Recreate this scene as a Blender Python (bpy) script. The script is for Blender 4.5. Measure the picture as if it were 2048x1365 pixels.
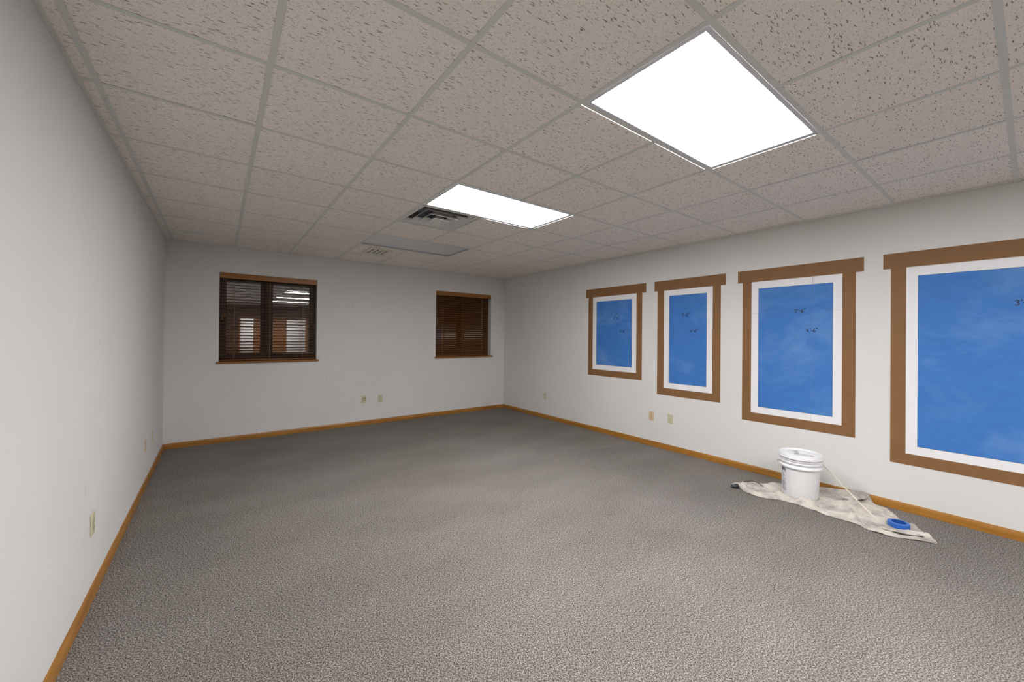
import bpy, bmesh, math, random
from mathutils import Vector, Matrix, noise

for o in list(bpy.data.objects):
    bpy.data.objects.remove(o)
sc = bpy.context.scene
col = sc.collection

# ------------------------------------------------------------ camera, world, exposure
T = 0.6096
CAM_Z = 2.28256 * T
CEIL = CAM_Z + 1.84159 * T          # 2.514
XL, XR, YB = -0.85271 * T, 7.36627 * T, 10.1738 * T
YF = -5.3
F_PX, YAW, PITCH, ROLL = 780.966, 0.64065, 0.00431, 0.00939
s_, c_ = math.sin, math.cos
r0 = Vector((c_(YAW), -s_(YAW), 0)); f0 = Vector((s_(YAW), c_(YAW), 0)); up = Vector((0, 0, 1))
FWD = f0 * c_(PITCH) + up * s_(PITCH); U = -f0 * s_(PITCH) + up * c_(PITCH)
RIGHT = r0 * c_(ROLL) + U * s_(ROLL); UP = -r0 * s_(ROLL) + U * c_(ROLL)
cd = bpy.data.cameras.new('camera'); cam = bpy.data.objects.new('camera', cd); col.objects.link(cam)
m = Matrix.Identity(4)
for i in range(3):
    m[i][0] = RIGHT[i]; m[i][1] = UP[i]; m[i][2] = -FWD[i]
m[2][3] = CAM_Z
cam.matrix_world = m
cd.sensor_fit = 'HORIZONTAL'; cd.sensor_width = 36.0; cd.lens = 36.0 * F_PX / 2048
cd.shift_x = 4.98135 / 2048; cd.shift_y = -12.57958 / 2048
cd.clip_start = 0.02; cd.clip_end = 200
sc.camera = cam

w = bpy.data.worlds.new('night_sky'); sc.world = w; w.use_nodes = True
w.node_tree.nodes['Background'].inputs[0].default_value = (0.010, 0.012, 0.018, 1)
w.node_tree.nodes['Background'].inputs[1].default_value = 0.3
LAMP = 21.0
FILL_LAMP = 25.0     # added fill: unseen ceiling panels behind the camera
HALL_LAMP = 22.0
sc.view_settings.view_transform = 'Standard'
sc.view_settings.look = 'None'
sc.view_settings.gamma = 1.0
sc.view_settings.use_curve_mapping = False
sc.view_settings.exposure = 0.33

# ------------------------------------------------------------ material helpers
def srgb(r, g, b):
    f = lambda v: (v / 255 / 12.92) if v / 255 <= 0.04045 else ((v / 255 + 0.055) / 1.055) ** 2.2
    return (f(r), f(g), f(b), 1)

def mat(name, base, rough=0.6, metal=0.0, spec=0.5, emit=None, estr=0.0):
    mt = bpy.data.materials.new(name); mt.use_nodes = True
    b = mt.node_tree.nodes['Principled BSDF']
    b.inputs['Base Color'].default_value = (*base[:3], 1)
    b.inputs['Roughness'].default_value = rough
    b.inputs['Metallic'].default_value = metal
    b.inputs['Specular IOR Level'].default_value = spec
    if emit:
        b.inputs['Emission Color'].default_value = (*emit[:3], 1)
        b.inputs['Emission Strength'].default_value = estr
    return mt

class G:
    """small node-graph helper on a material"""
    def __init__(s, mt):
        s.t = mt.node_tree; s.n = s.t.nodes; s.b = s.n['Principled BSDF']
        s.tc = s.n.new('ShaderNodeTexCoord')
    def link(s, a, b): s.t.links.new(a, b)
    def mapping(s, scale=(1, 1, 1), rot=(0, 0, 0), loc=(0, 0, 0), src=None):
        n = s.n.new('ShaderNodeMapping'); n.inputs['Scale'].default_value = scale
        n.inputs['Rotation'].default_value = rot; n.inputs['Location'].default_value = loc
        s.link(src or s.tc.outputs['Object'], n.inputs['Vector']); return n.outputs[0]
    def noise(s, vec, scale, detail=2, rough=0.5, dist=0.0, out='Fac'):
        n = s.n.new('ShaderNodeTexNoise'); n.inputs['Scale'].default_value = scale
        n.inputs['Detail'].default_value = detail; n.inputs['Roughness'].default_value = rough
        n.inputs['Distortion'].default_value = dist; s.link(vec, n.inputs['Vector']); return n.outputs[out]
    def voronoi(s, vec, scale, feature='F1', rnd=1.0, out='Distance'):
        n = s.n.new('ShaderNodeTexVoronoi'); n.feature = feature; n.inputs['Scale'].default_value = scale
        n.inputs['Randomness'].default_value = rnd
        s.link(vec, n.inputs['Vector']); return n.outputs[out]
    def ramp(s, fac, stops, interp='LINEAR'):
        n = s.n.new('ShaderNodeValToRGB'); e = n.color_ramp; e.interpolation = interp
        while len(e.elements) < len(stops): e.elements.new(0.5)
        for k, (p, c) in enumerate(stops):
            e.elements[k].position = p
            e.elements[k].color = (c, c, c, 1) if not hasattr(c, '__len__') else (*c[:3], 1)
        s.link(fac, n.inputs[0]); return n.outputs[0]
    def mix(s, fac, a, b, mode='MIX'):
        n = s.n.new('ShaderNodeMix'); n.data_type = 'RGBA'; n.blend_type = mode
        for v, k in ((fac, 0), (a, 6), (b, 7)):
            if hasattr(v, 'type') and hasattr(v, 'links'): s.link(v, n.inputs[k])
            elif hasattr(v, '__len__'): n.inputs[k].default_value = (*v[:3], 1)
            else: n.inputs[k].default_value = v
        return n.outputs[2]
    def math(s, op, a, b=0.0):
        n = s.n.new('ShaderNodeMath'); n.operation = op
        for v, k in ((a, 0), (b, 1)):
            if hasattr(v, 'links'): s.link(v, n.inputs[k])
            else: n.inputs[k].default_value = v
        return n.outputs[0]
    def color(s, o): s.link(o, s.b.inputs['Base Color'])
    def bump(s, h, strength, dist=0.001):
        n = s.n.new('ShaderNodeBump'); n.inputs['Strength'].default_value = strength
        n.inputs['Distance'].default_value = dist; s.link(h, n.inputs['Height'])
        s.link(n.outputs[0], s.b.inputs['Normal'])

# wall paint
M_wall = mat('wall_paint', (0.76, 0.748, 0.73), 0.75, spec=0.3)
g = G(M_wall); v = g.mapping()
a = g.noise(v, 1.3, 3, 0.6); g.color(g.ramp(a, [(0.3, (0.722, 0.715, 0.703)), (0.7, (0.755, 0.749, 0.740))]))
g.bump(g.noise(v, 260, 2), 0.15, 0.0006)

# ceiling tile : fissured mineral fibre
M_tile = mat('ceiling_tile', (0.74, 0.68, 0.63), 0.92, spec=0.15)
g = G(M_tile)
geo = g.n.new('ShaderNodeNewGeometry')
info = g.n.new('ShaderNodeObjectInfo')
warp = g.noise(geo.outputs['Position'], 55, 1, out='Color')
wv = g.n.new('ShaderNodeVectorMath'); wv.operation = 'MULTIPLY_ADD'
g.link(warp, wv.inputs[0]); wv.inputs[1].default_value = (0.013, 0.013, 0); g.link(geo.outputs['Position'], wv.inputs[2])
off = g.n.new('ShaderNodeVectorMath'); off.operation = 'ADD'
g.link(wv.outputs[0], off.inputs[0])
cmb = g.n.new('ShaderNodeCombineXYZ'); g.link(g.math('MULTIPLY', info.outputs['Random'], 37.0), cmb.inputs[0])
g.link(g.math('MULTIPLY', info.outputs['Random'], 91.0), cmb.inputs[1]); g.link(cmb.outputs[0], off.inputs[1])
base_v = off.outputs[0]
def spots(scale, rot, r0_, r1_, keep):
    n = g.n.new('ShaderNodeTexVoronoi'); n.inputs['Scale'].default_value = 1.0
    g.link(g.mapping(scale=scale, rot=rot, src=base_v), n.inputs['Vector'])
    sep = g.n.new('ShaderNodeSeparateColor'); g.link(n.outputs['Color'], sep.inputs[0])
    k = g.math('LESS_THAN', sep.outputs[0], keep)
    rr = g.math('MULTIPLY', g.math('ADD', sep.outputs[1], 0.45), 0.75)        # size differs from spot to spot
    d = g.math('DIVIDE', n.outputs['Distance'], rr)
    return g.math('MULTIPLY', g.ramp(d, [(r0_, 1.0), (r1_, 0.0)]), k)
fis_m = spots((25, 165, 1), (0, 0, 0.10), 0.27, 0.35, 0.60)
fis_b = spots((36, 120, 1), (0, 0, -0.25), 0.15, 0.21, 0.28)
dot_m = g.math('MULTIPLY', spots((165, 200, 1), (0, 0, 0), 0.28, 0.38, 0.75), 0.85)
fis_m = g.math('MAXIMUM', fis_m, fis_b)
holes = g.math('MAXIMUM', fis_m, g.math('MULTIPLY', dot_m, 0.7))
tint = g.mix(info.outputs['Random'], (0.95, 0.893, 0.832), (0.93, 0.872, 0.812))
g.color(g.mix(holes, tint, (0.33, 0.272, 0.230)))
g.bump(g.math('SUBTRACT', 1.0, holes), 0.5, 0.0015)

M_tee = mat('tee_metal_paint', (0.70, 0.705, 0.665), 0.45, spec=0.4)
M_fix = mat('fixture_white_enamel', (0.72, 0.73, 0.77), 0.35)
M_ventw = mat('vent_white_enamel', (0.74, 0.73, 0.70), 0.45)
M_duct = mat('dark_duct', (0.045, 0.045, 0.045), 0.9)
M_lamp = mat('glowing_diffuser', (0.9, 0.9, 0.9), 0.5, emit=(1.0, 0.985, 0.975), estr=LAMP)
M_off = mat('unlit_diffuser', (0.74, 0.75, 0.76), 0.35)

# carpet
M_carpet = mat('carpet', (0.2, 0.18, 0.17), 0.95, spec=0.1)
g = G(M_carpet); v = g.mapping()
vs = g.mapping(scale=(1.0, 0.92, 1.0), rot=(0, 0, 0.5))
n1 = g.noise(vs, 205, 2, 0.8)
n2 = g.noise(vs, 120, 2, 0.6)
sp = g.math('ADD', g.math('MULTIPLY', n1, 0.72), g.math('MULTIPLY', n2, 0.28))
c1 = g.ramp(sp, [(0.405, (0.045, 0.038, 0.034)), (0.50, (0.190, 0.173, 0.159)), (0.595, (0.520, 0.485, 0.455))])
blot = g.ramp(g.noise(v, 0.9, 3, 0.6), [(0.35, (1.0, 1.0, 1.0)), (0.62, (0.97, 0.955, 0.925)), (0.75, (0.90, 0.87, 0.82))])
c2 = g.mix(1.0, c1, blot, 'MULTIPLY')
pile = g.ramp(g.noise(g.mapping(scale=(1, 2.2, 1), rot=(0, 0, 0.8)), 1.1, 2, 0.5), [(0.38, (0.93, 0.93, 0.93)), (0.62, (1.05, 1.05, 1.05))])
g.color(g.mix(1.0, c2, pile, 'MULTIPLY'))
g.bump(g.math('ADD', n1, g.math('MULTIPLY', n2, 0.6)), 0.9, 0.006)

def wood(name, light, dark, rough=0.4, axis=0, grain=1.0):
    mt = mat(name, light, rough)
    g = G(mt)
    sca = [30, 30, 30]; sca[axis] = 1.6
    v = g.mapping(scale=sca)
    n = g.noise(v, 1.3 * grain, 4, 0.65, 0.6)
    sca2 = [140, 140, 140]; sca2[axis] = 3.0
    f = g.noise(g.mapping(scale=sca2), 1.0, 2, 0.6)
    h = g.math('ADD', g.math('MULTIPLY', n, 0.7), g.math('MULTIPLY', f, 0.3))
    g.color(g.ramp(h, [(0.38, dark), (0.62, light)]))
    g.bump(f, 0.15, 0.0004)
    return mt
M_oak_x = wood('oak_along_x', (0.44, 0.200, 0.032), (0.28, 0.115, 0.014), 0.38, 0)
M_oak_y = wood('oak_along_y', (0.44, 0.200, 0.032), (0.28, 0.115, 0.014), 0.38, 1)
M_slat = wood('blind_slat_wood', (0.190, 0.078, 0.020), (0.115, 0.044, 0.010), 0.35, 0)
M_valance = wood('blind_valance_wood', (0.37, 0.155, 0.030), (0.25, 0.095, 0.016), 0.4, 0)
M_darkwood = wood('dark_window_wood', (0.060, 0.026, 0.012), (0.032, 0.013, 0.007), 0.45, 2)
M_door = wood('oak_door_wood', (0.42, 0.17, 0.04), (0.30, 0.11, 0.022), 0.4, 2)
M_door_dark = wood('dark_wood_panelling', (0.13, 0.060, 0.022), (0.075, 0.033, 0.012), 0.5, 2)
M_cord = mat('cord_tan', (0.42, 0.28, 0.16), 0.7)

def painted(name, c, amt=0.06, rough=0.6):
    mt = mat(name, c, rough, spec=0.35); g = G(mt); v = g.mapping()
    lo = tuple(x * (1 - amt) for x in c[:3]); hi = tuple(x * (1 + amt) for x in c[:3])
    g.color(g.ramp(g.noise(v, 6, 4, 0.6), [(0.3, lo), (0.7, hi)]))
    g.bump(g.noise(v, 240, 2), 0.12, 0.0005); return mt
M_brown = painted('brown_trim_paint', (0.238, 0.120, 0.048))
M_white = painted('white_border_paint', (0.85, 0.855, 0.88), 0.01)
M_ink = mat('marker_ink', (0.012, 0.012, 0.03), 0.6)
M_pencil = mat('pencil_line', (0.26, 0.30, 0.38), 0.8)
M_seam = mat('paint_seam', (0.10, 0.05, 0.025), 0.8)
M_blue = mat('sky_blue_paint', (0.08, 0.22, 0.55), 0.65, spec=0.3)
g = G(M_blue); geo = g.n.new('ShaderNodeNewGeometry'); v = g.mapping(scale=(1, 1.0, 1.5), src=geo.outputs['Position'])
cl = g.ramp(g.noise(v, 1.9, 6, 0.62, 0.5), [(0.50, 0.0), (0.80, 1.0)])
br = g.ramp(g.noise(g.mapping(scale=(1, 3, 8), src=geo.outputs['Position']), 3, 4, 0.6), [(0.3, (0.046, 0.182, 0.53)), (0.7, (0.057, 0.208, 0.585))])
g.color(g.mix(g.math('MULTIPLY', cl, 0.30), br, (0.33, 0.52, 0.80)))
g.bump(g.noise(v, 200, 2), 0.1, 0.0005)

M_ivory = mat('ivory_plastic', (0.60, 0.565, 0.39), 0.4)
M_tan = mat('tan_plastic', (0.66, 0.50, 0.32), 0.4)
M_hole = mat('socket_dark', (0.02, 0.018, 0.015), 0.6)
M_slotm = mat('socket_slot_shade', (0.22, 0.20, 0.12), 0.6)
M_bucket = mat('white_bucket_plastic', (0.84, 0.85, 0.87), 0.32)
M_wire = mat('galvanised_wire', (0.35, 0.34, 0.33), 0.35, 1.0)
M_print = mat('blue_black_print', (0.07, 0.09, 0.17), 0.6)
M_stain = mat('dried_paint_stain', (0.40, 0.31, 0.14), 0.7)
M_stain2 = mat('dried_grey_paint', (0.50, 0.49, 0.48), 0.7)
M_cloth = mat('canvas_cloth', (0.62, 0.575, 0.52), 0.9, spec=0.1)
g = G(M_cloth); v = g.mapping()
st = g.ramp(g.noise(v, 6.5, 5, 0.62, 0.4), [(0.43, 0.0), (0.62, 1.0)])
cc = g.mix(g.math('MULTIPLY', st, 0.72), (0.60, 0.555, 0.50), (0.26, 0.24, 0.23))
sp = g.ramp(g.noise(v, 38, 2), [(0.74, 0.0), (0.77, 1.0)])
g.color(g.mix(sp, cc, (0.78, 0.77, 0.75)))
g.bump(g.noise(g.mapping(scale=(1, 1, 1)), 420, 2), 0.25, 0.0006)
M_black = mat('black_stain', (0.018, 0.020, 0.024), 0.5)
g = G(M_black); g.color(g.ramp(g.noise(g.mapping(), 60, 3), [(0.5, (0.015, 0.017, 0.02)), (0.72, (0.22, 0.24, 0.26))]))
M_strap = mat('dark_strap', (0.05, 0.045, 0.045), 0.7)
M_stick = mat('pale_wood_dowel', (0.82, 0.74, 0.58), 0.5)
M_tape = mat('blue_masking_tape', (0.022, 0.135, 0.50), 0.5)
M_tape_in = mat('dark_blue_core', (0.012, 0.075, 0.32), 0.25)
M_scuff = mat('scuff_grey', (0.52, 0.51, 0.50), 0.8)
M_nail = mat('nail_hole', (0.25, 0.23, 0.21), 0.8)

M_glass = bpy.data.materials.new('window_glass'); M_glass.use_nodes = True
nt = M_glass.node_tree; nt.nodes.clear()
out = nt.nodes.new('ShaderNodeOutputMaterial'); mx = nt.nodes.new('ShaderNodeMixShader')
tr = nt.nodes.new('ShaderNodeBsdfTransparent'); gl = nt.nodes.new('ShaderNodeBsdfGlossy')
gl.inputs['Roughness'].default_value = 0.0; gl.inputs['Color'].default_value = (0.95, 0.97, 1.0, 1)
mx.inputs[0].default_value = 0.46
nt.links.new(tr.outputs[0], mx.inputs[1]); nt.links.new(gl.outputs[0], mx.inputs[2]); nt.links.new(mx.outputs[0], out.inputs[0])

# ------------------------------------------------------------ mesh helpers
def new_obj(name, me, parent=None, m=None, **props):
    o = bpy.data.objects.new(name, me); col.objects.link(o)
    if m is not None and me is not None:
        for mm in (m if isinstance(m, (list, tuple)) else [m]): me.materials.append(mm)
    if parent is not None: o.parent = parent
    for k, v in props.items(): o[k] = v
    return o

def obj(name, bm, m, parent=None, smooth=False, **props):
    me = bpy.data.meshes.new(name); bmesh.ops.recalc_face_normals(bm, faces=bm.faces); bm.to_mesh(me); bm.free()
    if smooth:
        for p in me.polygons: p.use_smooth = True
    return new_obj(name, me, parent, m, **props)

def empty(name, loc, label, cat, group=None, rz=0):
    o = bpy.data.objects.new(name, None); col.objects.link(o); o.location = loc; o.rotation_euler = (0, 0, rz)
    o.empty_display_size = 0.05; o['label'] = label; o['category'] = cat
    if group: o['group'] = group
    return o

def box(bm, lo, hi, bev=0.0, mi=0):
    r = bmesh.ops.create_cube(bm, size=1.0)
    vs = r['verts']
    for v in vs:
        v.co = Vector([(lo[i] + hi[i]) / 2 + v.co[i] * (hi[i] - lo[i]) for i in range(3)])
    if bev > 0:
        es = list({e for v in vs for e in v.link_edges})
        bmesh.ops.bevel(bm, geom=es, offset=bev, segments=1, affect='EDGES')
    return bm

def boxm(lo, hi, bev=0.0): return box(bmesh.new(), lo, hi, bev)

def prism(pts, y0, y1, axis='y'):
    """extrude closed profile pts [(a,b)]; axis 'y': a=x b=z ; axis 'x': a=y b=z"""
    bm = bmesh.new()
    def P(a, b, t): return (a, t, b) if axis == 'y' else (t, a, b)
    A = [bm.verts.new(P(a, b, y0)) for a, b in pts]; B = [bm.verts.new(P(a, b, y1)) for a, b in pts]
    bm.faces.new(A); bm.faces.new(B[::-1])
    n = len(pts)
    for i in range(n): bm.faces.new((A[i], B[i], B[(i + 1) % n], A[(i + 1) % n]))
    return bm

def lathe(prof, seg=48, cap=True):
    bm = bmesh.new(); rings = []
    for r, z in prof:
        rings.append([bm.verts.new((r * math.cos(2 * math.pi * k / seg), r * math.sin(2 * math.pi * k / seg), z)) for k in range(seg)])
    for a, b in zip(rings, rings[1:]):
        for k in range(seg): bm.faces.new((a[k], a[(k + 1) % seg], b[(k + 1) % seg], b[k]))
    if cap: bm.faces.new(rings[0][::-1]); bm.faces.new(rings[-1])
    return bm

def vmul(a, b): return Vector((a[0] * b[0], a[1] * b[1], a[2] * b[2]))
def tube(bm, pts, r, seg=8, caps=True, flat=1.0):
    pts = [Vector(p) for p in pts]; rings = []; nrm = None
    for i, p in enumerate(pts):
        t = (pts[min(i + 1, len(pts) - 1)] - pts[max(i - 1, 0)]).normalized()
        if nrm is None: nrm = t.orthogonal().normalized()
        nrm = (nrm - t * nrm.dot(t)).normalized(); b = t.cross(nrm)
        rr = r[i] if hasattr(r, '__len__') else r
        rings.append([bm.verts.new(p + vmul((1, 1, flat), nrm * math.cos(2 * math.pi * k / seg) + b * math.sin(2 * math.pi * k / seg)) * rr) for k in range(seg)])
    for a, b in zip(rings, rings[1:]):
        for k in range(seg): bm.faces.new((a[k], a[(k + 1) % seg], b[(k + 1) % seg], b[k]))
    if caps: bm.faces.new(rings[0][::-1]); bm.faces.new(rings[-1])
    return bm

def wall_holes(x0, x1, z0, z1, holes, yf, yb):
    """wall in XZ at y=yf (front) .. yb (back) with rectangular holes"""
    bm = bmesh.new()
    xs = sorted({x0, x1, *[h[0] for h in holes], *[h[1] for h in holes]})
    zs = sorted({z0, z1, *[h[2] for h in holes], *[h[3] for h in holes]})
    def inh(x, z): return any(h[0] < x < h[1] and h[2] < z < h[3] for h in holes)
    V = {}
    def v(x, y, z):
        k = (round(x, 5), round(y, 5), round(z, 5))
        if k not in V: V[k] = bm.verts.new((x, y, z))
        return V[k]
    for a, b in zip(xs, xs[1:]):
        for c, d in zip(zs, zs[1:]):
            if inh((a + b) / 2, (c + d) / 2): continue
            for y in (yf, yb): bm.faces.new([v(a, y, c), v(b, y, c), v(b, y, d), v(a, y, d)])
    for y in (yf, yb): pass
    # side faces wherever a cell borders a hole or the outside
    def solid(i, j):
        if i < 0 or j < 0 or i >= len(xs) - 1 or j >= len(zs) - 1: return False
        return not inh((xs[i] + xs[i + 1]) / 2, (zs[j] + zs[j + 1]) / 2)
    for i in range(len(xs)):
        for j in range(len(zs) - 1):
            if solid(i - 1, j) != solid(i, j):
                x = xs[i]; bm.faces.new([v(x, yf, zs[j]), v(x, yb, zs[j]), v(x, yb, zs[j + 1]), v(x, yf, zs[j + 1])])
    for j in range(len(zs)):
        for i in range(len(xs) - 1):
            if solid(i, j - 1) != solid(i, j):
                z = zs[j]; bm.faces.new([v(xs[i], yf, z), v(xs[i + 1], yf, z), v(xs[i + 1], yb, z), v(xs[i], yb, z)])
    return bm

# ------------------------------------------------------------ room shell
ZT = 2.78
TH = 0.22
floor = obj('floor', boxm((XL - TH, YF - 2.6, -0.12), (XR + TH, YB + TH, 0.0)), M_carpet, kind='structure')
wall_left = obj('wall_left', boxm((XL - TH, YF - TH, -0.05), (XL, YB + TH, ZT)), M_wall, kind='structure')
wall_right = obj('wall_right', boxm((XR, YF - TH, -0.05), (XR + TH, YB + TH, ZT)), M_wall, kind='structure')
W1 = (0.006, 1.141, 1.012, 2.180)
W2 = (3.026, 4.182, 1.002, 2.178)
wall_back = obj('wall_back', wall_holes(XL, XR, -0.05, ZT, [W1, W2], YB, YB + TH), M_wall, kind='structure')
# front wall behind the camera: wide opening with oak door and lit side lights
DH = 2.03
wall_front = obj('wall_front', wall_holes(XL, XR, -0.05, ZT, [(0.62, 2.95, 0.0, DH)], YF - TH, YF), M_door_dark, kind='structure')
hall = obj('wall_hall', boxm((XL - TH, YF - 2.6, -0.05), (XR + TH, YF - 2.5, ZT)), M_wall, kind='structure')
hall2 = obj('wall_hall_left', boxm((XL - TH - 0.1, YF - 2.5, -0.05), (XL - TH, YF - TH, ZT)), M_wall, kind='structure')
hall3 = obj('wall_hall_right', boxm((XR + TH, YF - 2.5, -0.05), (XR + TH + 0.1, YF - TH, ZT)), M_wall, kind='structure')
hallc = obj('ceiling_hall', boxm((XL - TH - 0.1, YF - 2.6, 2.50), (XR + TH + 0.1, YF - TH, 2.6)), M_wall, kind='structure')

d1 = obj('door_1', boxm((1.15, YF - 0.10, 0.012), (2.16, YF - 0.055, DH - 0.02), 0.003), M_door, kind='structure')
obj('door_handle', tube(bmesh.new(), [(2.08, YF - 0.055, 0.95), (2.08, YF - 0.01, 0.95), (1.98, YF - 0.005, 0.95)], 0.009), M_wire, d1)
bm = bmesh.new()
for x in (0.62, 1.09, 2.16, 2.90): box(bm, (x, YF - 0.12, 0), (x + 0.05, YF + 0.01, DH))
box(bm, (0.62, YF - 0.12, DH - 0.05), (2.95, YF + 0.012, DH + 0.02))
obj('trim_1', bm, M_door, kind='structure')
M_clear = mat('clear_sidelight', (1, 1, 1), 0.02)
M_clear.node_tree.nodes['Principled BSDF'].inputs['Transmission Weight'].default_value = 1.0
M_clear.node_tree.nodes['Principled BSDF'].inputs['IOR'].default_value = 1.05
for k, (a, b) in enumerate(((0.67, 1.09), (2.21, 2.90))):
    wdw = obj('window_%d' % (3 + k), boxm((a, YF - 0.06, 0.0), (b, YF - 0.02, 0.25)), M_door, kind='structure')
    obj('pane', boxm((a, YF - 0.045, 0.25), (b, YF - 0.038, DH - 0.05)), M_clear, wdw)
hl = empty('ceiling_light', (1.8, YF - 1.4, 2.49), 'lit ceiling light in the hallway behind the camera', 'light')
obj('frame', boxm((-0.65, -0.33, -0.02), (0.65, 0.33, 0.0)), M_fix, hl)
M_lamph = mat('hall_diffuser', (0.9, 0.9, 0.9), 0.5, emit=(1.0, 0.97, 0.93), estr=HALL_LAMP)
obj('diffuser', boxm((-0.6, -0.28, -0.035), (0.6, 0.28, -0.02)), M_lamph, hl)

# baseboards (ranch profile, tapering to a rounded top)
BH, BT = 0.0663, 0.0127
def prof(sign, x):
    return [(x, 0), (x + sign * BT, 0), (x + sign * BT, BH * 0.55), (x + sign * BT * 0.80, BH * 0.80), (x + sign * BT * 0.5, BH * 0.96), (x + sign * 0.003, BH), (x, BH)]
obj('baseboard_left', prism(prof(1, XL), YF, YB, 'y'), M_oak_y, kind='structure')
obj('baseboard_right', prism(prof(-1, XR), YF, YB, 'y'), M_oak_y, kind='structure')
obj('baseboard_back', prism(prof(-1, YB), XL, XR, 'x'), M_oak_x, kind='structure')
bm = prism(prof(1, YF), XL, 0.62, 'x'); obj('baseboard_front', bm, M_oak_x, kind='structure')

# ------------------------------------------------------------ ceiling
ceiling = obj('ceiling', boxm((XL - TH, YF - TH, ZT - 0.03), (XR + TH, YB + TH, ZT + 0.1)), M_wall, kind='structure')
gx = lambda i: (0.26736 + i) * T
gy = lambda j: (1.1214 + j) * T
FW = 0.012   # half flange
xs = [XL] + [gx(i) for i in range(-1, 8)] + [XR]
ys = [gy(j) for j in range(-10, 10)] + [YB]
ys = [YF] + [y for y in ys if y > YF + 0.05]
fixt = {(2, 0): 1, (2, 3): 2, (2, 6): 3, (2, -3): 4, (2, -6): 5}   # light i..i+2 at j
vents = {(2, 4): 'diffuser', (2, 7): 'register'}
def covered(x, y):
    for (i, j) in fixt:
        if gx(i) < x < gx(i + 2) and gy(j) < y < gy(j + 1): return True
    for (i, j) in vents:
        if gx(i) < x < gx(i + 1) and gy(j) < y < gy(j + 1) and vents[(i, j)] == 'diffuser': return True
    return False
random.seed(4)
meshes = {}
for a, b in zip(xs, xs[1:]):
    for c, d in zip(ys, ys[1:]):
        mxp, myp = (a + b) / 2, (c + d) / 2
        if covered(mxp, myp): continue
        wx, wy = b - a - 0.006, d - c - 0.006
        if wx < 0.02 or wy < 0.02: continue
        key = (round(wx, 3), round(wy, 3))
        if key not in meshes:
            bm = boxm((-wx / 2, -wy / 2, 0), (wx / 2, wy / 2, 0.016), 0)
            bmesh.ops.recalc_face_normals(bm, faces=bm.faces)
            me = bpy.data.meshes.new('ceiling_tile'); bm.to_mesh(me); bm.free(); me.materials.append(M_tile); meshes[key] = me
        o = bpy.data.objects.new('ceiling_tile', meshes[key]); col.objects.link(o); o.parent = ceiling
        o.location = (mxp + random.uniform(-0.001, 0.001), myp + random.uniform(-0.001, 0.001), CEIL + 0.0012 + random.uniform(0, 0.0012))
        o.rotation_euler = (random.uniform(-0.0012, 0.0012), random.uniform(-0.0012, 0.0012), 0)
# main tees along Y
for x in xs[1:-1]:
    bm = bmesh.new(); box(bm, (x - FW, YF, CEIL), (x + FW, YB, CEIL + 0.0012)); box(bm, (x - 0.0015, YF, CEIL + 0.001), (x + 0.0015, YB, CEIL + 0.035))
    obj('main_tee', bm, M_tee, ceiling)
def skip_cross(a, b, y):
    return False
cm = {}
for y in ys[1:-1]:
    for a, b in zip(xs, xs[1:]):
        L = b - a - 2 * FW
        if L < 0.015: continue
        key = round(L, 3)
        if key not in cm:
            bm = bmesh.new(); box(bm, (-L / 2, -FW, 0), (L / 2, FW, 0.0012)); box(bm, (-L / 2, -0.0015, 0.001), (L / 2, 0.0015, 0.03))
            me = bpy.data.meshes.new('cross_tee'); bm.to_mesh(me); bm.free(); me.materials.append(M_tee); cm[key] = me
        o = bpy.data.objects.new('cross_tee', cm[key]); col.objects.link(o); o.parent = ceiling
        o.location = ((a + b) / 2, y, CEIL + 0.0002)
# the long fixtures bridge one main tee: cut it there by covering parts (frame sits below)
for lo, hi in (((XL, YF, CEIL), (XL + 0.020, YB, CEIL + 0.0014)), ((XR - 0.020, YF, CEIL), (XR, YB, CEIL + 0.0014)),
               ((XL, YB - 0.020, CEIL), (XR, YB, CEIL + 0.0014)), ((XL, YF, CEIL), (XR, YF + 0.020, CEIL + 0.0014))):
    bm = bmesh.new(); box(bm, lo, hi)
    obj('wall_angle', bm, M_tee, ceiling)

# ------------------------------------------------------------ ceiling lights
def troffer(i, j, lit, label, lampmat=None, grp='recessed ceiling light panels'):
    x0, x1, y0, y1 = gx(i) + FW, gx(i + 2) - FW, gy(j) + FW, gy(j + 1) - FW
    t = empty('ceiling_light', (x0, y0, CEIL), label, 'light', grp)
    W, D = x1 - x0, y1 - y0
    bm = bmesh.new()
    # housing above, open below
    box(bm, (0.006, 0.006, 0.095), (W - 0.006, D - 0.006, 0.10))
    for lo, hi in (((0.006, 0.006, 0.02), (0.010, D - 0.006, 0.10)), ((W - 0.010, 0.006, 0.02), (W - 0.006, D - 0.006, 0.10)),
                   ((0.006, 0.006, 0.02), (W - 0.006, 0.010, 0.10)), ((0.006, D - 0.010, 0.02), (W - 0.006, D - 0.006, 0.10))):
        box(bm, lo, hi)
    obj('housing', bm, M_fix, t)
    b = 0.021
    bm = bmesh.new()
    lo0 = -0.004 if lit else 0.012
    for lo, hi in (((0.001, 0.001), (b, D - 0.001)), ((W - b, 0.001), (W - 0.001, D - 0.001)), ((b, 0.001), (W - b, b)), ((b, D - b), (W - b, D - 0.001))):
        box(bm, (lo[0], lo[1], lo0), (hi[0], hi[1], lo0 + 0.012), 0.0015)
    obj('frame', bm, M_fix, t)
    dz = 0.002 if lit else 0.017
    obj('diffuser', boxm((b - 0.002, b - 0.002, dz), (W - b + 0.002, D - b + 0.002, dz + 0.004)), (lampmat or M_lamp) if lit else M_off, t)
    return t
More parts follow.
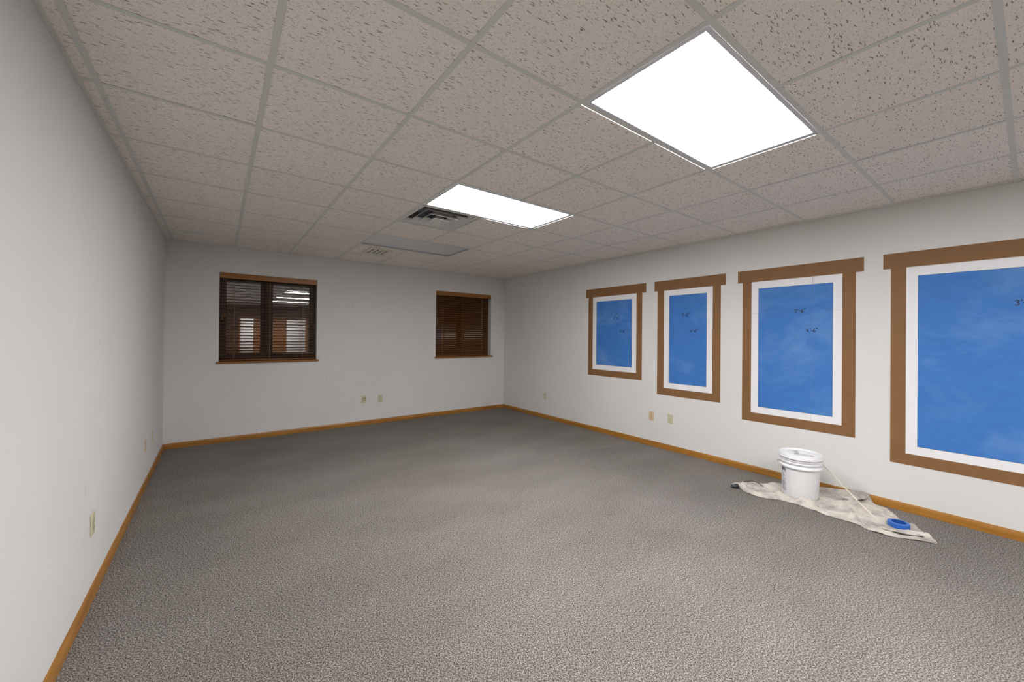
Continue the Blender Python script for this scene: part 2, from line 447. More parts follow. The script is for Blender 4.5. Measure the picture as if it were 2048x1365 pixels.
# the main tee that the long fixtures interrupt is removed under them by recreating it in pieces
for o in [o for o in ceiling.children if o.name.startswith('main_tee')]:
    xm = o.data.vertices[0].co.x
    if abs(xm - (gx(3) - FW)) < 0.02 or abs(xm - (gx(3) + FW)) < 0.02:
        bpy.data.objects.remove(o)
segs = []; prev = YF
for j in (-6, -3, 0, 3, 6):
    segs.append((prev, gy(j) - FW)); prev = gy(j + 1) + FW
segs.append((prev, YB))
for a, b in segs:
    x = gx(3); bm = bmesh.new(); box(bm, (x - FW, a, CEIL), (x + FW, b, CEIL + 0.0012)); box(bm, (x - 0.0015, a, CEIL + 0.001), (x + 0.0015, b, CEIL + 0.03))
    obj('main_tee', bm, M_tee, ceiling)
for j in (-6, -3, 0, 3, 6):
    for y in (gy(j), gy(j + 1)):
        obj('cross_tee', boxm((gx(3) - FW, y - FW, CEIL + 0.0002), (gx(3) + FW, y + FW, CEIL + 0.0014)), M_tee, ceiling)

L1 = troffer(2, 0, True, 'large lit rectangular ceiling light, the nearer and bigger of the two glowing panels')
L2 = troffer(2, 3, True, 'glowing rectangular ceiling light farther away, right beside the square air diffuser')
L3 = troffer(2, 6, False, 'unlit grey ceiling light panel between the square diffuser and the back wall')
M_fill_lamp = mat('fill_diffuser', (0.9, 0.9, 0.9), 0.5, emit=(1.0, 0.985, 0.975), estr=FILL_LAMP)  # fill glow for the unseen panels, lit to brighten the room
L4 = troffer(2, -3, True, 'unseen ceiling light panel behind the camera, lit as added fill', M_fill_lamp)
L5 = troffer(2, -6, True, 'added fill light panel, unseen, near the oak door behind the camera', M_fill_lamp)
# emissive strips imitate light leaking along the far edges of the lit fixtures
M_leak_glow = mat('imitated_leak_glow', (0.9, 0.9, 0.9), 0.5, emit=(1, 1, 1), estr=2.5)
for L, full in ((L1, True), (L2, False)):
    W, D = 2 * T - 2 * FW, T - 2 * FW
    bm = bmesh.new()
    if full:
        box(bm, (0.0, D + 2 * FW, 0.0002), (W / 2 - 0.02, D + 2 * FW + 0.0028, 0.0010)); box(bm, (W / 2 + 0.02, D + 2 * FW, 0.0002), (W - 0.01, D + 2 * FW + 0.0028, 0.0010))
    else:
        box(bm, (W / 2 + 0.03, D + 2 * FW, 0.0002), (W - 0.03, D + 2 * FW + 0.005, 0.0010))
    box(bm, (W + 2 * FW, 0.02, 0.0002), (W + 2 * FW + 0.005, D - 0.01, 0.0010))
    obj('leak_glow_strip', bm, M_leak_glow, L)

# ------------------------------------------------------------ square air diffuser
vx, vy = gx(2) + T / 2, gy(4) + T / 2
dv = empty('air_diffuser', (vx, vy, CEIL), 'square white stepped air diffuser with sooty black edges beside the farther lit panel', 'air vent')
H = T / 2 - FW
def ring(bm, r1, z1, r2, z2, th=0.0025):
    """square pyramidal ring from half size r1 at z1 to r2 at z2"""
    def sq(r, z): return [bm.verts.new((sx * r, sy * r, z)) for sx, sy in ((-1, -1), (1, -1), (1, 1), (-1, 1))]
    A, B, C, D = sq(r1, z1), sq(r2, z2), sq(r2, z2 + th), sq(r1, z1 + th)
    for P, Q in ((A, B), (B, C), (C, D), (D, A)):
        for k in range(4): bm.faces.new((P[k], P[(k + 1) % 4], Q[(k + 1) % 4], Q[k]))
bm = bmesh.new()
ring(bm, H, 0.003, H - 0.035, 0.003); ring(bm, H - 0.035, 0.003, H - 0.065, 0.03)
ff = obj('frame', bm, M_ventw, dv)
bm = bmesh.new()
for r, za, zb in ((0, 0.16, 0.165),): box(bm, (-H + 0.04, -H + 0.04, 0.12), (H - 0.04, H - 0.04, 0.125))
for sx, sy in ((1, 0), (-1, 0), (0, 1), (0, -1)):
    R = H - 0.062
    if sx: box(bm, (sx * R - 0.002, -R, 0.028), (sx * R + 0.002, R, 0.125))
    else: box(bm, (-R, sy * R - 0.002, 0.028), (R, sy * R + 0.002, 0.125))
M_plenum = mat('dusty_grey_blue_metal', (0.22, 0.23, 0.25), 0.6)
g = G(M_plenum); g.color(g.ramp(g.noise(g.mapping(), 9, 3), [(0.40, (0.06, 0.06, 0.065)), (0.58, (0.40, 0.42, 0.46))]))
obj('plenum', bm, M_plenum, dv)
obj('duct_neck', lathe([(0.10, 0.075), (0.10, 0.119)], 28), M_duct, dv)  # near-black capped neck for the round duct opening
for r, zo in ((0.212, -0.006), (0.145, -0.016), (0.080, -0.026)):
    bm = bmesh.new(); ring(bm, r, zo, r - 0.045, zo + 0.042); ring(bm, r + 0.004, zo - 0.001, r, zo)
    if r == 0.080:
        box(bm, (-0.036, -0.036, zo + 0.040), (0.036, 0.036, zo + 0.044))
    obj('louvre', bm, M_ventw, dv)
# soot on frame left side
M_soot = mat('soot', (0.075, 0.07, 0.065), 0.95)
bm = bmesh.new(); ring(bm, H - 0.036, 0.0015, H - 0.064, 0.0285, 0.0006)
dl = [f for f in bm.faces if not (f.calc_center_median().x < -0.2 or f.calc_center_median().y < -0.2)]
bmesh.ops.delete(bm, geom=dl, context='FACES')
obj('soot_film', bm, M_soot, dv)

# small ceiling register
rg = empty('air_register', (gx(2) + 0.315, gy(7) + 0.30, CEIL), 'small cream slotted ceiling register near the back wall, beyond the unlit panel', 'air vent')
M_reg = mat('register_cream', (0.80, 0.76, 0.66), 0.45)
bm = bmesh.new(); Wd, Dd = 0.150, 0.20
for lo, hi in (((-Wd, -Dd), (-Wd + 0.03, Dd)), ((Wd - 0.03, -Dd), (Wd, Dd)), ((-Wd + 0.03, -Dd), (Wd - 0.03, -Dd + 0.05)), ((-Wd + 0.03, Dd - 0.04), (Wd - 0.03, Dd))):
    box(bm, (lo[0], lo[1], -0.008), (hi[0], hi[1], 0.0005))
obj('frame', bm, M_reg, rg)
obj('throat', boxm((-Wd + 0.02, -Dd + 0.03, -0.002), (Wd - 0.02, Dd - 0.03, 0.0005)), M_hole, rg)
for k in range(5):
    xk = -0.12 + k * 0.06
    bm = bmesh.new(); box(bm, (xk - 0.021, -Dd + 0.04, -0.0075), (xk + 0.021, Dd - 0.035, -0.004))
    obj('vane', bm, M_reg, rg)

# ------------------------------------------------------------ back wall windows
GY = YB + 0.165
def window(n, W):
    x0, x1, z0, z1 = W
    bm = bmesh.new(); f = 0.022; ya, yb = GY - 0.055, GY + 0.03
    box(bm, (x0, ya, z0 + 0.02), (x0 + f, yb, z1)); box(bm, (x1 - f, ya, z0 + 0.02), (x1, yb, z1))
    box(bm, (x0, ya, z1 - f), (x1, yb, z1)); box(bm, (x0, ya, z0), (x1, yb, z0 + 0.05))
    xm = (x0 + x1) / 2 - 0.04 if n == 1 else (x0 + x1) / 2
    box(bm, (xm - 0.02, ya, z0), (xm + 0.02, yb, z1))
    root = obj('window_%d' % n, bm, M_darkwood, kind='structure')
    for a, b in ((x0 + f, xm - 0.02), (xm + 0.02, x1 - f)):
        bm = bmesh.new(); s = 0.052; y0, y1 = GY - 0.03, GY + 0.015
        zb, zt = z0 + 0.05, z1 - f
        box(bm, (a, y0, zb), (a + s, y1, zt), 0.003); box(bm, (b - s, y0, zb), (b, y1, zt), 0.003)
        box(bm, (a + s, y0, zb), (b - s, y1, zb + 0.075), 0.003); box(bm, (a + s, y0, zt - 0.055), (b - s, y1, zt), 0.003)
        sash = obj('sash', bm, M_darkwood, root)
        obj('pane', boxm((a + s - 0.004, GY - 0.002, zb + 0.07), (b - s + 0.004, GY + 0.002, zt - 0.05)), M_glass, sash)
    # crank handle
    obj('crank_handle', tube(bmesh.new(), [(xm - 0.07, GY - 0.055, z0 + 0.115), (xm - 0.07, GY - 0.085, z0 + 0.11), (xm - 0.03, GY - 0.09, z0 + 0.095)], 0.005), M_wire, root)
    # stool
    bm = bmesh.new()
    e = 0.026
    bm = prism([(YB - 0.032, z0 + 0.004), (YB - 0.028, z0 - 0.002), (YB + 0.11, z0 - 0.002), (YB + 0.11, z0 + 0.022), (YB - 0.024, z0 + 0.022), (YB - 0.032, z0 + 0.014)], x0, x1, 'x')
    for a, b in ((x0 - e, x0), (x1, x1 + e)):
        box(bm, (a, YB - 0.032, z0 - 0.002), (b, YB - 0.0005, z0 + 0.022), 0.003)
    obj('window_sill', bm, M_valance, root)
    return root
window(1, W1); window(2, W2)

def blind(W, tilt, label, xr_gap, strings, tassels):
    x0, x1, z0, z1 = W
    root = empty('window_blind', (x0, YB, z0 + 0.022), label, 'window blind', 'brown wooden slat blinds on the back wall')
    Lh = 1.0
    def P(name, bm, m, smooth=False, par=None): return obj(name, bm, m, par or root, smooth)
    W_ = x1 - x0; zz = z0 + 0.022
    bm = boxm((0.004, 0.006, z1 - zz - 0.072), (W_ - 0.004, 0.018, z1 - zz - 0.001), 0.002)
    P('valance', bm, M_valance)
    P('head_rail', boxm((0.01, 0.03, z1 - zz - 0.045), (W_ - 0.012, 0.085, z1 - zz - 0.004)), M_darkwood)
    xs0, xs1 = 0.012, W_ - xr_gap
    # slat mesh: curved 50 mm strip
    prof_ = []
    n = 4
    for k in range(n + 1):
        u = -0.025 + 0.05 * k / n; prof_.append((u, 0.0022 * (1 - (u / 0.025) ** 2)))
    lower = [(u, h - 0.0032) for u, h in prof_]
    pts = prof_ + lower[::-1]
    ct, st_ = math.cos(tilt), math.sin(tilt)
    pts = [(u * ct - h * st_, u * st_ + h * ct) for u, h in pts]   # negative u = room side, goes down
    bm = prism(pts, xs0, xs1, 'x'); bmesh.ops.recalc_face_normals(bm, faces=bm.faces)
    me = bpy.data.meshes.new('slat'); bm.to_mesh(me); bm.free(); me.materials.append(M_slat)
    zt, zb = z1 - zz - 0.085, 0.052
    N = int(round((zt - zb) / 0.0402)); 
    for k in range(N + 1):
        o = bpy.data.objects.new('slat', me); col.objects.link(o); o.parent = root
        o.location = (random.uniform(-0.001, 0.001), 0.058, zb + (zt - zb) * k / N)
        o.rotation_euler = (random.uniform(-0.015, 0.015), random.uniform(-0.0008, 0.0008), 0)
    P('bottom_rail', boxm((xs0, 0.035, 0.006), (xs1, 0.085, 0.026), 0.003), M_slat)
    for sx in strings:
        bm = bmesh.new()
        box(bm, (sx - x0 - 0.0012, 0.030, 0.02), (sx - x0 + 0.0012, 0.0315, zt)); box(bm, (sx - x0 - 0.0012, 0.084, 0.02), (sx - x0 + 0.0012, 0.0855, zt))
        P('ladder_cord', bm, M_cord)
    for tx, tz in tassels:
        bm = tube(bmesh.new(), [(tx - x0, 0.026, z1 - zz - 0.05), (tx - x0, 0.025, tz - zz)], 0.0011, 5)
        c = P('lift_cord', bm, M_cord)
        bm = lathe([(0.001, 0.012), (0.004, 0.008), (0.0065, -0.008), (0.0065, -0.016), (0.004, -0.02)], 10)
        for v in bm.verts: v.co += Vector((tx - x0, 0.025, tz - zz))
        obj('tassel', bm, M_oak_x, c, True)
    return root
blind(W1, math.radians(11), 'brown wooden slat blind on the larger-looking left window of the back wall', 0.018, (0.166, 0.564, 0.967), ((0.040, 1.59), (0.062, 1.64), (1.075, 1.575)))
blind(W2, math.radians(37), 'brown wooden slat blind on the right window, near the room corner', 0.045, (3.178, 3.581, 3.995), ((3.058, 1.66), (3.064, 1.59)))

# ------------------------------------------------------------ window mock-ups painted on the right wall
DIG = {
 '2': [[(0, .85), (.25, 1), (.6, .95), (.62, .7), (.1, .05), (.7, .05)]],
 '3': [[(0, .95), (.45, 1), (.62, .8), (.3, .55), (.65, .35), (.45, .02), (0, 0)]],
 '4': [[(.3, 1), (0, .35), (.65, .4)], [(.5, .7), (.48, 0)]],
 '5': [[(.65, 1), (.1, 1), (.05, .6), (.5, .6), (.62, .3), (.4, 0), (0, .05)]],
 '6': [[(.5, 1), (.1, .55), (.02, .2), (.25, 0), (.6, .12), (.6, .42), (.3, .5), (.05, .3)]],
 '0': [[(.3, .95), (.05, .6), (.1, .1), (.4, 0), (.68, .35), (.62, .8), (.3, .95)]],
 "'": [[(.1, 1.15), (.05, .85)]],
 '"': [[(.05, 1.2), (0, .92)], [(.28, 1.2), (.22, .92)]],
 '-': [[(0, .45), (.4, .48)]],
}
ADV = {"'": .28, '"': .35, '-': .6}
def writing(text, y_left, z_base, h, parent, x, wdt=None):
    """marker strokes on the plane x, running towards -Y"""
    bm = bmesh.new(); cur = 0.0; s = h; r = 0.0030
    for ch in text:
        for st in DIG[ch]:
            pts = [Vector((x, y_left - (cur + a) * s * 0.86, z_base + (b + 0.06 * a) * s)) for a, b in st]
            fine = []
            for p, q in zip(pts, pts[1:]):
                for k in range(3): fine.append(p.lerp(q, k / 3))
            fine.append(pts[-1])
            tube(bm, [tuple(p) for p in fine], r, 6)
        cur += ADV.get(ch, .92)
    for v in bm.verts: v.co.x = x + (v.co.x - x) * 0.2
    return obj('handwriting', bm, M_ink, parent)

def mock(label, head, zh, out, zo, wh, zw, bl, zb, texts, pencils=()):
    """all y ranges are (far, near) = (left, right) in view"""
    y_mid = (head[0] + head[1]) / 2
    root = empty('painted_window', (XR, y_mid, zo), label, 'painted window', 'mock windows painted on the right wall')
    X = XR
    def P(name, ya, yb, z0, z1, d, m):
        return obj(name, boxm((-d, yb - y_mid, z0 - zo), (0, ya - y_mid, z1 - zo)), m, root)
    P('header_board', head[0], head[1], zh[0], zh[1], 0.0024, M_brown)
    g_ = 0.0009
    P('side_board', out[0], wh[0], zo, zh[0] - g_, 0.0022, M_brown)
    P('side_board', wh[1], out[1], zo, zh[0] - g_, 0.0022, M_brown)
    for ys_ in (wh[0], wh[1]):
        P('seam_line', ys_ + 0.0015, ys_ - 0.0015, zo + 0.0005, zw[0], 0.0015, M_seam)
    for ya_, yb_2 in ((out[0], wh[0]), (wh[1], out[1])):
        P('seam_line', ya_, yb_2, zh[0] - 0.002, zh[0], 0.0015, M_seam)
    P('bottom_board', wh[0] - g_, wh[1] + g_, zo, zw[0], 0.0020, M_brown)
    bm = bmesh.new()
    for a, b, c, d in ((wh[0], bl[0], zw[0], zw[1]), (bl[1], wh[1], zw[0], zw[1]), (bl[0], bl[1], zw[0], zb[0]), (bl[0], bl[1], zb[1], zw[1])):
        box(bm, (-0.0016, b - y_mid, c - zo), (0, a - y_mid, d - zo))
    obj('white_border', bm, M_white, root)
    P('blue_panel', bl[0], bl[1], zb[0], zb[1], 0.0012, M_blue)
    # thin dark seam round the blue where the masking edge shows
    bm = bmesh.new(); s = 0.002
    for a, b, c, d in ((bl[0], bl[0] - s, zb[0], zb[1]), (bl[1] + s, bl[1], zb[0], zb[1]), (bl[0], bl[1], zb[1] - s, zb[1]), (bl[0], bl[1], zb[0], zb[0] + s)):
        box(bm, (-0.00155, b - y_mid, c - zo), (-0.001, a - y_mid, d - zo))
    obj('edge_line', bm, mat('blue_edge', (0.02, 0.05, 0.12), 0.7), root)
    for t, yl, zl, h in texts:
        w_ = writing(t, yl - y_mid, zl - zo, h, root, -0.0016)
    for (ya, za), (yb_, zb_) in pencils:
        bm = tube(bmesh.new(), [(-0.0026, ya - y_mid, za - zo), (-0.0026, yb_ - y_mid, zb_ - zo)], 0.0008, 4)
        obj('pencil_line', bm, M_pencil, root)
    return root
ZH = (1.985, 2.110)
mock('smallest and farthest of the four blue painted mock windows, nearest the corner', (4.077, 3.034), ZH, (4.025, 3.092), 0.826, (3.938, 3.178), (0.916, 1.985), (3.868, 3.248), (0.986, 1.915),
     [("2'-6\"", 3.555, 1.646, 0.037), ("3'-6\"", 3.450, 1.457, 0.037)])
mock('tall narrow blue painted mock window, second from the room corner', (2.911, 2.031), ZH, (2.866, 2.084), 0.674, (2.776, 2.172), (0.764, 1.982), (2.7065, 2.239), (0.831, 1.914),
     [("2'-0\"", 2.538, 1.650, 0.035), ("4'-0\"", 2.437, 1.460, 0.035)])
mock('blue painted mock window above and left of the white bucket, third from the corner', (1.906, 0.880), ZH, (1.858, 0.933), 0.529, (1.771, 1.026), (0.620, 1.981), (1.705, 1.091), (0.686, 1.912),
     [("2'-6\"", 1.388, 1.646, 0.033), ("4'-6\"", 1.291, 1.459, 0.033)],
     [((1.243, 1.978), (1.255, 0.625)), ((1.770, 1.654), (1.027, 1.661))])
mock('largest and nearest blue painted mock window, cut by the right edge of the photo', (0.757, -0.445), ZH, (0.710, -0.385), 0.380, (0.619, -0.295), (0.470, 1.979), (0.553, -0.225), (0.538, 1.911),
     [("3'-0\"", 0.077, 1.644, 0.034), ("5'-0\"", -0.03, 1.457, 0.034)])

# ------------------------------------------------------------ wall plates
def plate(kind, label, loc, rz, m=None, holes='duplex', grp='cream wall outlet plates'):
    """front faces local -Y"""
    m = m or M_ivory
    r = empty('wall_outlet', loc, label, 'outlet', grp, rz)
    bm = boxm((-0.035, -0.0065, -0.057), (0.035, 0.0, 0.057), 0.0025); obj('cover_plate', bm, m, r)
    if holes == 'duplex':
        for z in (-0.0195, 0.0195):
            bm = lathe([(0.0165, 0), (0.0165, 0.002)], 18)
            for v in bm.verts: v.co = Vector((v.co.x, -0.0062 - v.co.z, max(-0.0135, min(0.0135, v.co.y)) + z))
            s = obj('socket', bm, m, r)
            bm = bmesh.new()
            box(bm, (-0.0075, -0.0088, z - 0.001), (-0.0055, -0.0080, z + 0.007)); box(bm, (0.0055, -0.0088, z - 0.001), (0.0075, -0.0080, z + 0.007))
            box(bm, (-0.002, -0.0088, z - 0.010), (0.002, -0.0080, z - 0.006))
            obj('slots', bm, M_slotm, s)
    elif holes == 'blank':
        obj('raised_insert', boxm((-0.016, -0.008, -0.033), (0.016, -0.006, 0.033), 0.0008), m, r)
    elif holes == 'jacks':
        for (x, z, big) in ((-0.011, 0.012, 0), (0.013, 0.014, 1), (-0.011, -0.018, 0), (0.013, -0.016, 0)):
            q = 0.0075 if big else 0.006
            obj('jack', boxm((x - q, -0.0085, z - q), (x + q, -0.006, z + q), 0.001), M_hole, r)
    elif holes == 'dots':
        for z in (0.024, -0.004, -0.022):
            obj('jack', boxm((-0.004, -0.0085, z - 0.005), (0.004, -0.006, z + 0.005), 0.001), M_hole, r)
    for z in (-0.047, 0.047) if holes in ('blank', 'jacks', 'dots') else (0.0,):
        bm = lathe([(0.003, 0), (0.003, 0.001)], 10)
        for v in bm.verts: v.co = Vector((v.co.x, -0.0062 - v.co.z, v.co.y + z))
        obj('screw', bm, M_slotm, r)
    return r
HP = math.pi / 2
plate('d', 'ivory outlet plate low on the left wall, nearest the camera', (XL, 2.935, 0.391), -HP * -1, holes='duplex')
plate('d', 'tan outlet plate on the left wall, left one of the far pair', (XL, 4.775, 0.376), HP, M_tan, 'dots')
plate('d', 'cream outlet plate on the left wall, right one of the far pair', (XL, 5.225, 0.365), HP, M_ivory, 'duplex')
plate('d', 'cream plate with dark jacks on the back wall between the windows', (1.818, YB, 0.393), 0, M_ivory, 'jacks')
plate('d', 'plain cream outlet plate on the back wall, just right of the jack plate', (2.074, YB, 0.386), 0, M_ivory, 'duplex')
plate('d', 'small cream outlet plate on the right wall closest to the room corner', (XR, 4.985, 0.378), -HP, M_ivory, 'blank')
plate('d', 'tan plate with dark dots on the right wall below the mock windows', (XR, 2.942, 0.385), -HP, M_tan, 'dots')
plate('d', 'pale cream outlet plate below the tall narrow mock window', (XR, 2.680, 0.389), -HP, M_ivory, 'duplex')

# ------------------------------------------------------------ marks on the walls (children of the walls)
def nail(wall, p, n, r=0.006, m=M_nail):
    bm = bmesh.new(); bmesh.ops.create_circle(bm, cap_ends=True, radius=r, segments=9)
    q = Vector((0, 0, 1)).rotation_difference(Vector(n))
    for v in bm.verts: v.co = q @ v.co + Vector(p) + Vector(n) * 0.0006
    obj('nail_hole', bm, m, wall)
for x, z in ((1.634, 1.836), (1.273, 0.752), (0.421, 0.112), (2.553, 1.778)): nail(wall_back, (x, YB, z), (0, -1, 0), 0.0055)
for y, z in ((4.795, 1.61), (5.615, 1.93)): nail(wall_right, (XR, y, z), (-1, 0, 0), 0.0055)
for y, z in ((5.699, 1.864), (4.826, 1.576)): nail(wall_left, (XL, y, z), (1, 0, 0), 0.010)
for pts in ([(2.800, .650), (2.806, .610), (2.803, .567)], [(3.044, 1.355), (3.050, 1.340), (3.048, 1.325)]):
    bm = bmesh.new(); tube(bm, [(XL + 0.0003, a, b) for a, b in pts], [0.001, 0.0035, 0.001], 6)
    for v in bm.verts: v.co.x = XL + 0.0003 + (v.co.x - XL - 0.0003) * 0.1
    obj('scuff_mark', bm, M_scuff, wall_left)

# ------------------------------------------------------------ drop cloth
BX, BY = 4.14, 1.23          # bucket
TX, TY = 4.052, 0.592        # tape roll
front = [(3.923, 1.703), (3.880, 1.618), (3.817, 1.505), (3.836, 1.38), (3.902, 1.282), (3.904, 1.171), (3.888, 1.065), (3.858, 0.934), (3.865, 0.797), (3.818, 0.729), (3.821, 0.61), (3.861, 0.531), (3.904, 0.455), (3.948, 0.391)]
back = [(3.945, 1.715), (4.03, 1.697), (4.125, 1.637), (4.16, 1.583), (4.245, 1.507), (4.30, 1.427), (4.42, 1.30), (4.470, 1.177), (4.470, 1.0), (4.470, 0.84), (4.445, 0.76), (4.352, 0.669), (4.244, 0.612), (4.197, 0.548), (4.117, 0.480), (4.017, 0.424), (3.955, 0.388)]
def resample(pts, n):
    pts = [Vector((*p, 0)) for p in pts]
    # Catmull-Rom then arc-length
    f = []
    for i in range(len(pts) - 1):
        p0, p1, p2, p3 = pts[max(i - 1, 0)], pts[i], pts[i + 1], pts[min(i + 2, len(pts) - 1)]
        for k in range(12):
            t = k / 12
            f.append(0.5 * ((2 * p1) + (p2 - p0) * t + (2 * p0 - 5 * p1 + 4 * p2 - p3) * t * t + (3 * p1 - p0 - 3 * p2 + p3) * t ** 3))
    f.append(pts[-1])
    d = [0]
    for a, b in zip(f, f[1:]): d.append(d[-1] + (b - a).length)
    out = []; j = 0
    for k in range(n):
        s = d[-1] * k / (n - 1)
        while j < len(d) - 2 and d[j + 1] < s: j += 1
        t = (s - d[j]) / max(1e-9, d[j + 1] - d[j]); out.append(f[j].lerp(f[j + 1], min(1, t)))
    return out
NU, NV = 340, 120
FR, BK = resample(front, NU), resample(back, NU)
def clothz(x, y, u, v):
    # ridged folds, roughly along the long axis of the cloth, warped
    p = Vector((x * 2.2, y * 2.2, 0.3))
    wx = noise.noise(p) * 0.9; wy = noise.noise(p + Vector((7, 3, 1))) * 0.9
    h = 0.0
    for k, (ang, freq, amp) in enumerate(((0.30, 26.0, 1.0), (0.95, 17.0, 0.9), (-0.35, 38.0, 0.45), (1.75, 30.0, 0.35))):
        ph = (x * math.cos(ang) + y * math.sin(ang)) * freq + wx * 2.2 + wy * (1.4 + 0.5 * k) + k * 1.7
        mask = max(0.0, min(1.0, 0.45 + 2.2 * noise.noise(Vector((x * 5 + k * 5, y * 5, k)))))
        h += amp * mask * (1 - abs(math.sin(ph))) ** 2.4
    z = 0.004 + 0.034 * h
    z += 0.003 * (noise.noise(Vector((x * 22, y * 22, 2))) + 0.5)
    rid = lambda a, b, c: max(0.0, 1 - abs(2.4 * noise.noise(Vector((a, b, c))))) ** 4
    z = z * 0.8 + 0.012 * rid(x * 10 + y * 3, y * 3.0, 1.3) + 0.008 * rid(x * 5 - y * 7, y * 5 + x * 3, 6.1)
    # hem: rolled front edge
    e = min(v, 1 - v) * (BK[0] - FR[0]).length
    wd = min(v, 1 - v)
    z *= min(1.0, 0.35 + wd * 9)
    z += 0.014 * math.exp(-((v - 0.04) / 0.03) ** 2)
    ends = min(u, 1 - u); z *= min(1.0, 0.3 + ends * 12)
    # behind the bucket it rides up on the baseboard
    if x > 4.36 and 0.80 < y < 1.30:
        t = (x - 4.36) / 0.11; tt = max(0, min(1, (y - 0.80) / 0.04)) * max(0, min(1, (1.30 - y) / 0.40))
        z = z * (1 - t * 0.5) + 0.074 * t * t * tt
    # bunch in front of the bucket and flat under it
    d = math.hypot(x - BX, y - BY)
    z = min(z, 0.060) if x < 4.36 else z
    if d < 0.30 and x < BX + 0.05:
        z += 0.024 * math.exp(-((d - 0.165) / 0.028) ** 2) * max(0, (BX - x + 0.02) / 0.2) * (0.6 + 0.8 * noise.noise(Vector((x * 12, y * 12, 9))))
    if d < 0.150: 
        k = max(0, (d - 0.136) / 0.014); z = 0.009 * (1 - k) + max(z, .004) * k
    d = math.hypot(x - TX, y - TY)
    if d < 0.10:
        k = max(0, (d - 0.064) / 0.036); z = 0.006 * (1 - k) + z * k
    return max(z, 0.003)
bm = bmesh.new(); grid = []
for i in range(NU):
    row = []
    for j in range(NV):
        u, v = i / (NU - 1), j / (NV - 1)
        p = FR[i].lerp(BK[i], v)
        wob = 0.004 * noise.noise(Vector((u * 30, v * 2, 4)))
        row.append(bm.verts.new((p.x + wob, p.y, clothz(p.x, p.y, u, v))))
    grid.append(row)
for i in range(NU - 1):
    for j in range(NV - 1): bm.faces.new((grid[i][j], grid[i + 1][j], grid[i + 1][j + 1], grid[i][j + 1]))
# skirt to the floor so that it has thickness at the edge
rim = [grid[i][0] for i in range(NU)] + [grid[NU - 1][j] for j in range(1, NV)] + [grid[i][NV - 1] for i in range(NU - 2, -1, -1)] + [grid[0][j] for j in range(NV - 2, 0, -1)]
low = [bm.verts.new((v.co.x, v.co.y, max(0.0005, v.co.z - 0.004))) for v in rim]
for k in range(len(rim)):
    q = (k + 1) % len(rim); bm.faces.new((rim[k], rim[q], low[q], low[k]))
cl = obj('drop_cloth', bm, M_cloth, smooth=True)
cl['label'] = 'crumpled paint-stained beige canvas drop cloth spread on the carpet under the white bucket'; cl['category'] = 'cloth'

# second layer: folded flap at the near end and standing corner on the baseboard, parts of the cloth
def flap(pts, z, name='folded_flap', amp=0.006):
    bm = bmesh.new(); n = len(pts) // 2
    A, B = resample(pts[:n], 26), resample(pts[n:][::-1], 26); rows = []
    for i in range(26):
        r = []
        for j in range(9):
            v = j / 8; p = A[i].lerp(B[i], v); e = min(v, 1 - v, i / 25 * 1.0 + .04, 1 - i / 25 + .04)
            r.append(bm.verts.new((p.x, p.y, z + amp * min(1, e * 6) + amp * 0.9 * noise.noise(Vector((p.x * 18, p.y * 18, 5))))))
        rows.append(r)
    for i in range(25):
        for j in range(8): bm.faces.new((rows[i][j], rows[i + 1][j], rows[i + 1][j + 1], rows[i][j + 1]))
    ext = bmesh.ops.extrude_face_region(bm, geom=bm.faces[:])
    for g_ in ext['geom']:
        if isinstance(g_, bmesh.types.BMVert): g_.co.z -= 0.0035
    return obj(name, bm, M_cloth, cl, True)
flap([(3.915, 0.71), (3.880, 0.63), (3.905, 0.54), (3.950, 0.45), (3.985, 0.46), (3.965, 0.53), (3.945, 0.61), (3.955, 0.72)], 0.024)
flap([(4.28, 1.00), (4.34, 0.96), (4.41, 0.93), (4.465, 0.90), (4.465, 0.84), (4.41, 0.84), (4.34, 0.87), (4.26, 0.92)], 0.048, amp=0.010)
flap([(3.86, 1.60), (3.90, 1.56), (3.96, 1.50), (4.01, 1.42), (4.05, 1.46), (4.02, 1.54), (3.98, 1.60), (3.93, 1.66)], 0.022, amp=0.008)
# dark stained rolled tip and strap at the far-left end
rag = obj('rolled_tip', tube(bmesh.new(), [(3.862, 1.668, 0.016), (3.878, 1.652, 0.018), (3.90, 1.636, 0.020), (3.95, 1.612, 0.022), (4.00, 1.59, 0.020)], [0.013, 0.020, 0.021, 0.018, 0.010], 12, flat=0.8), M_cloth, cl, True)
tip = obj('stained_end', tube(bmesh.new(), [(3.842, 1.678, 0.012), (3.850, 1.672, 0.015), (3.868, 1.655, 0.019), (3.889, 1.640, 0.021)], [0.009, 0.016, 0.0225, 0.0225], 12, flat=0.85), M_black, cl, True)
tip['label'] = 'black stained end of the rolled cloth'
stp = obj('strap', tube(bmesh.new(), [(3.975, 1.645, 0.030), (4.03, 1.63, 0.036), (4.085, 1.60, 0.036), (4.10, 1.565, 0.034), (4.06, 1.51, 0.032), (4.015, 1.455, 0.026)], 0.0035, 6), M_strap, cl, True)
stp['label'] = 'thin black strap'

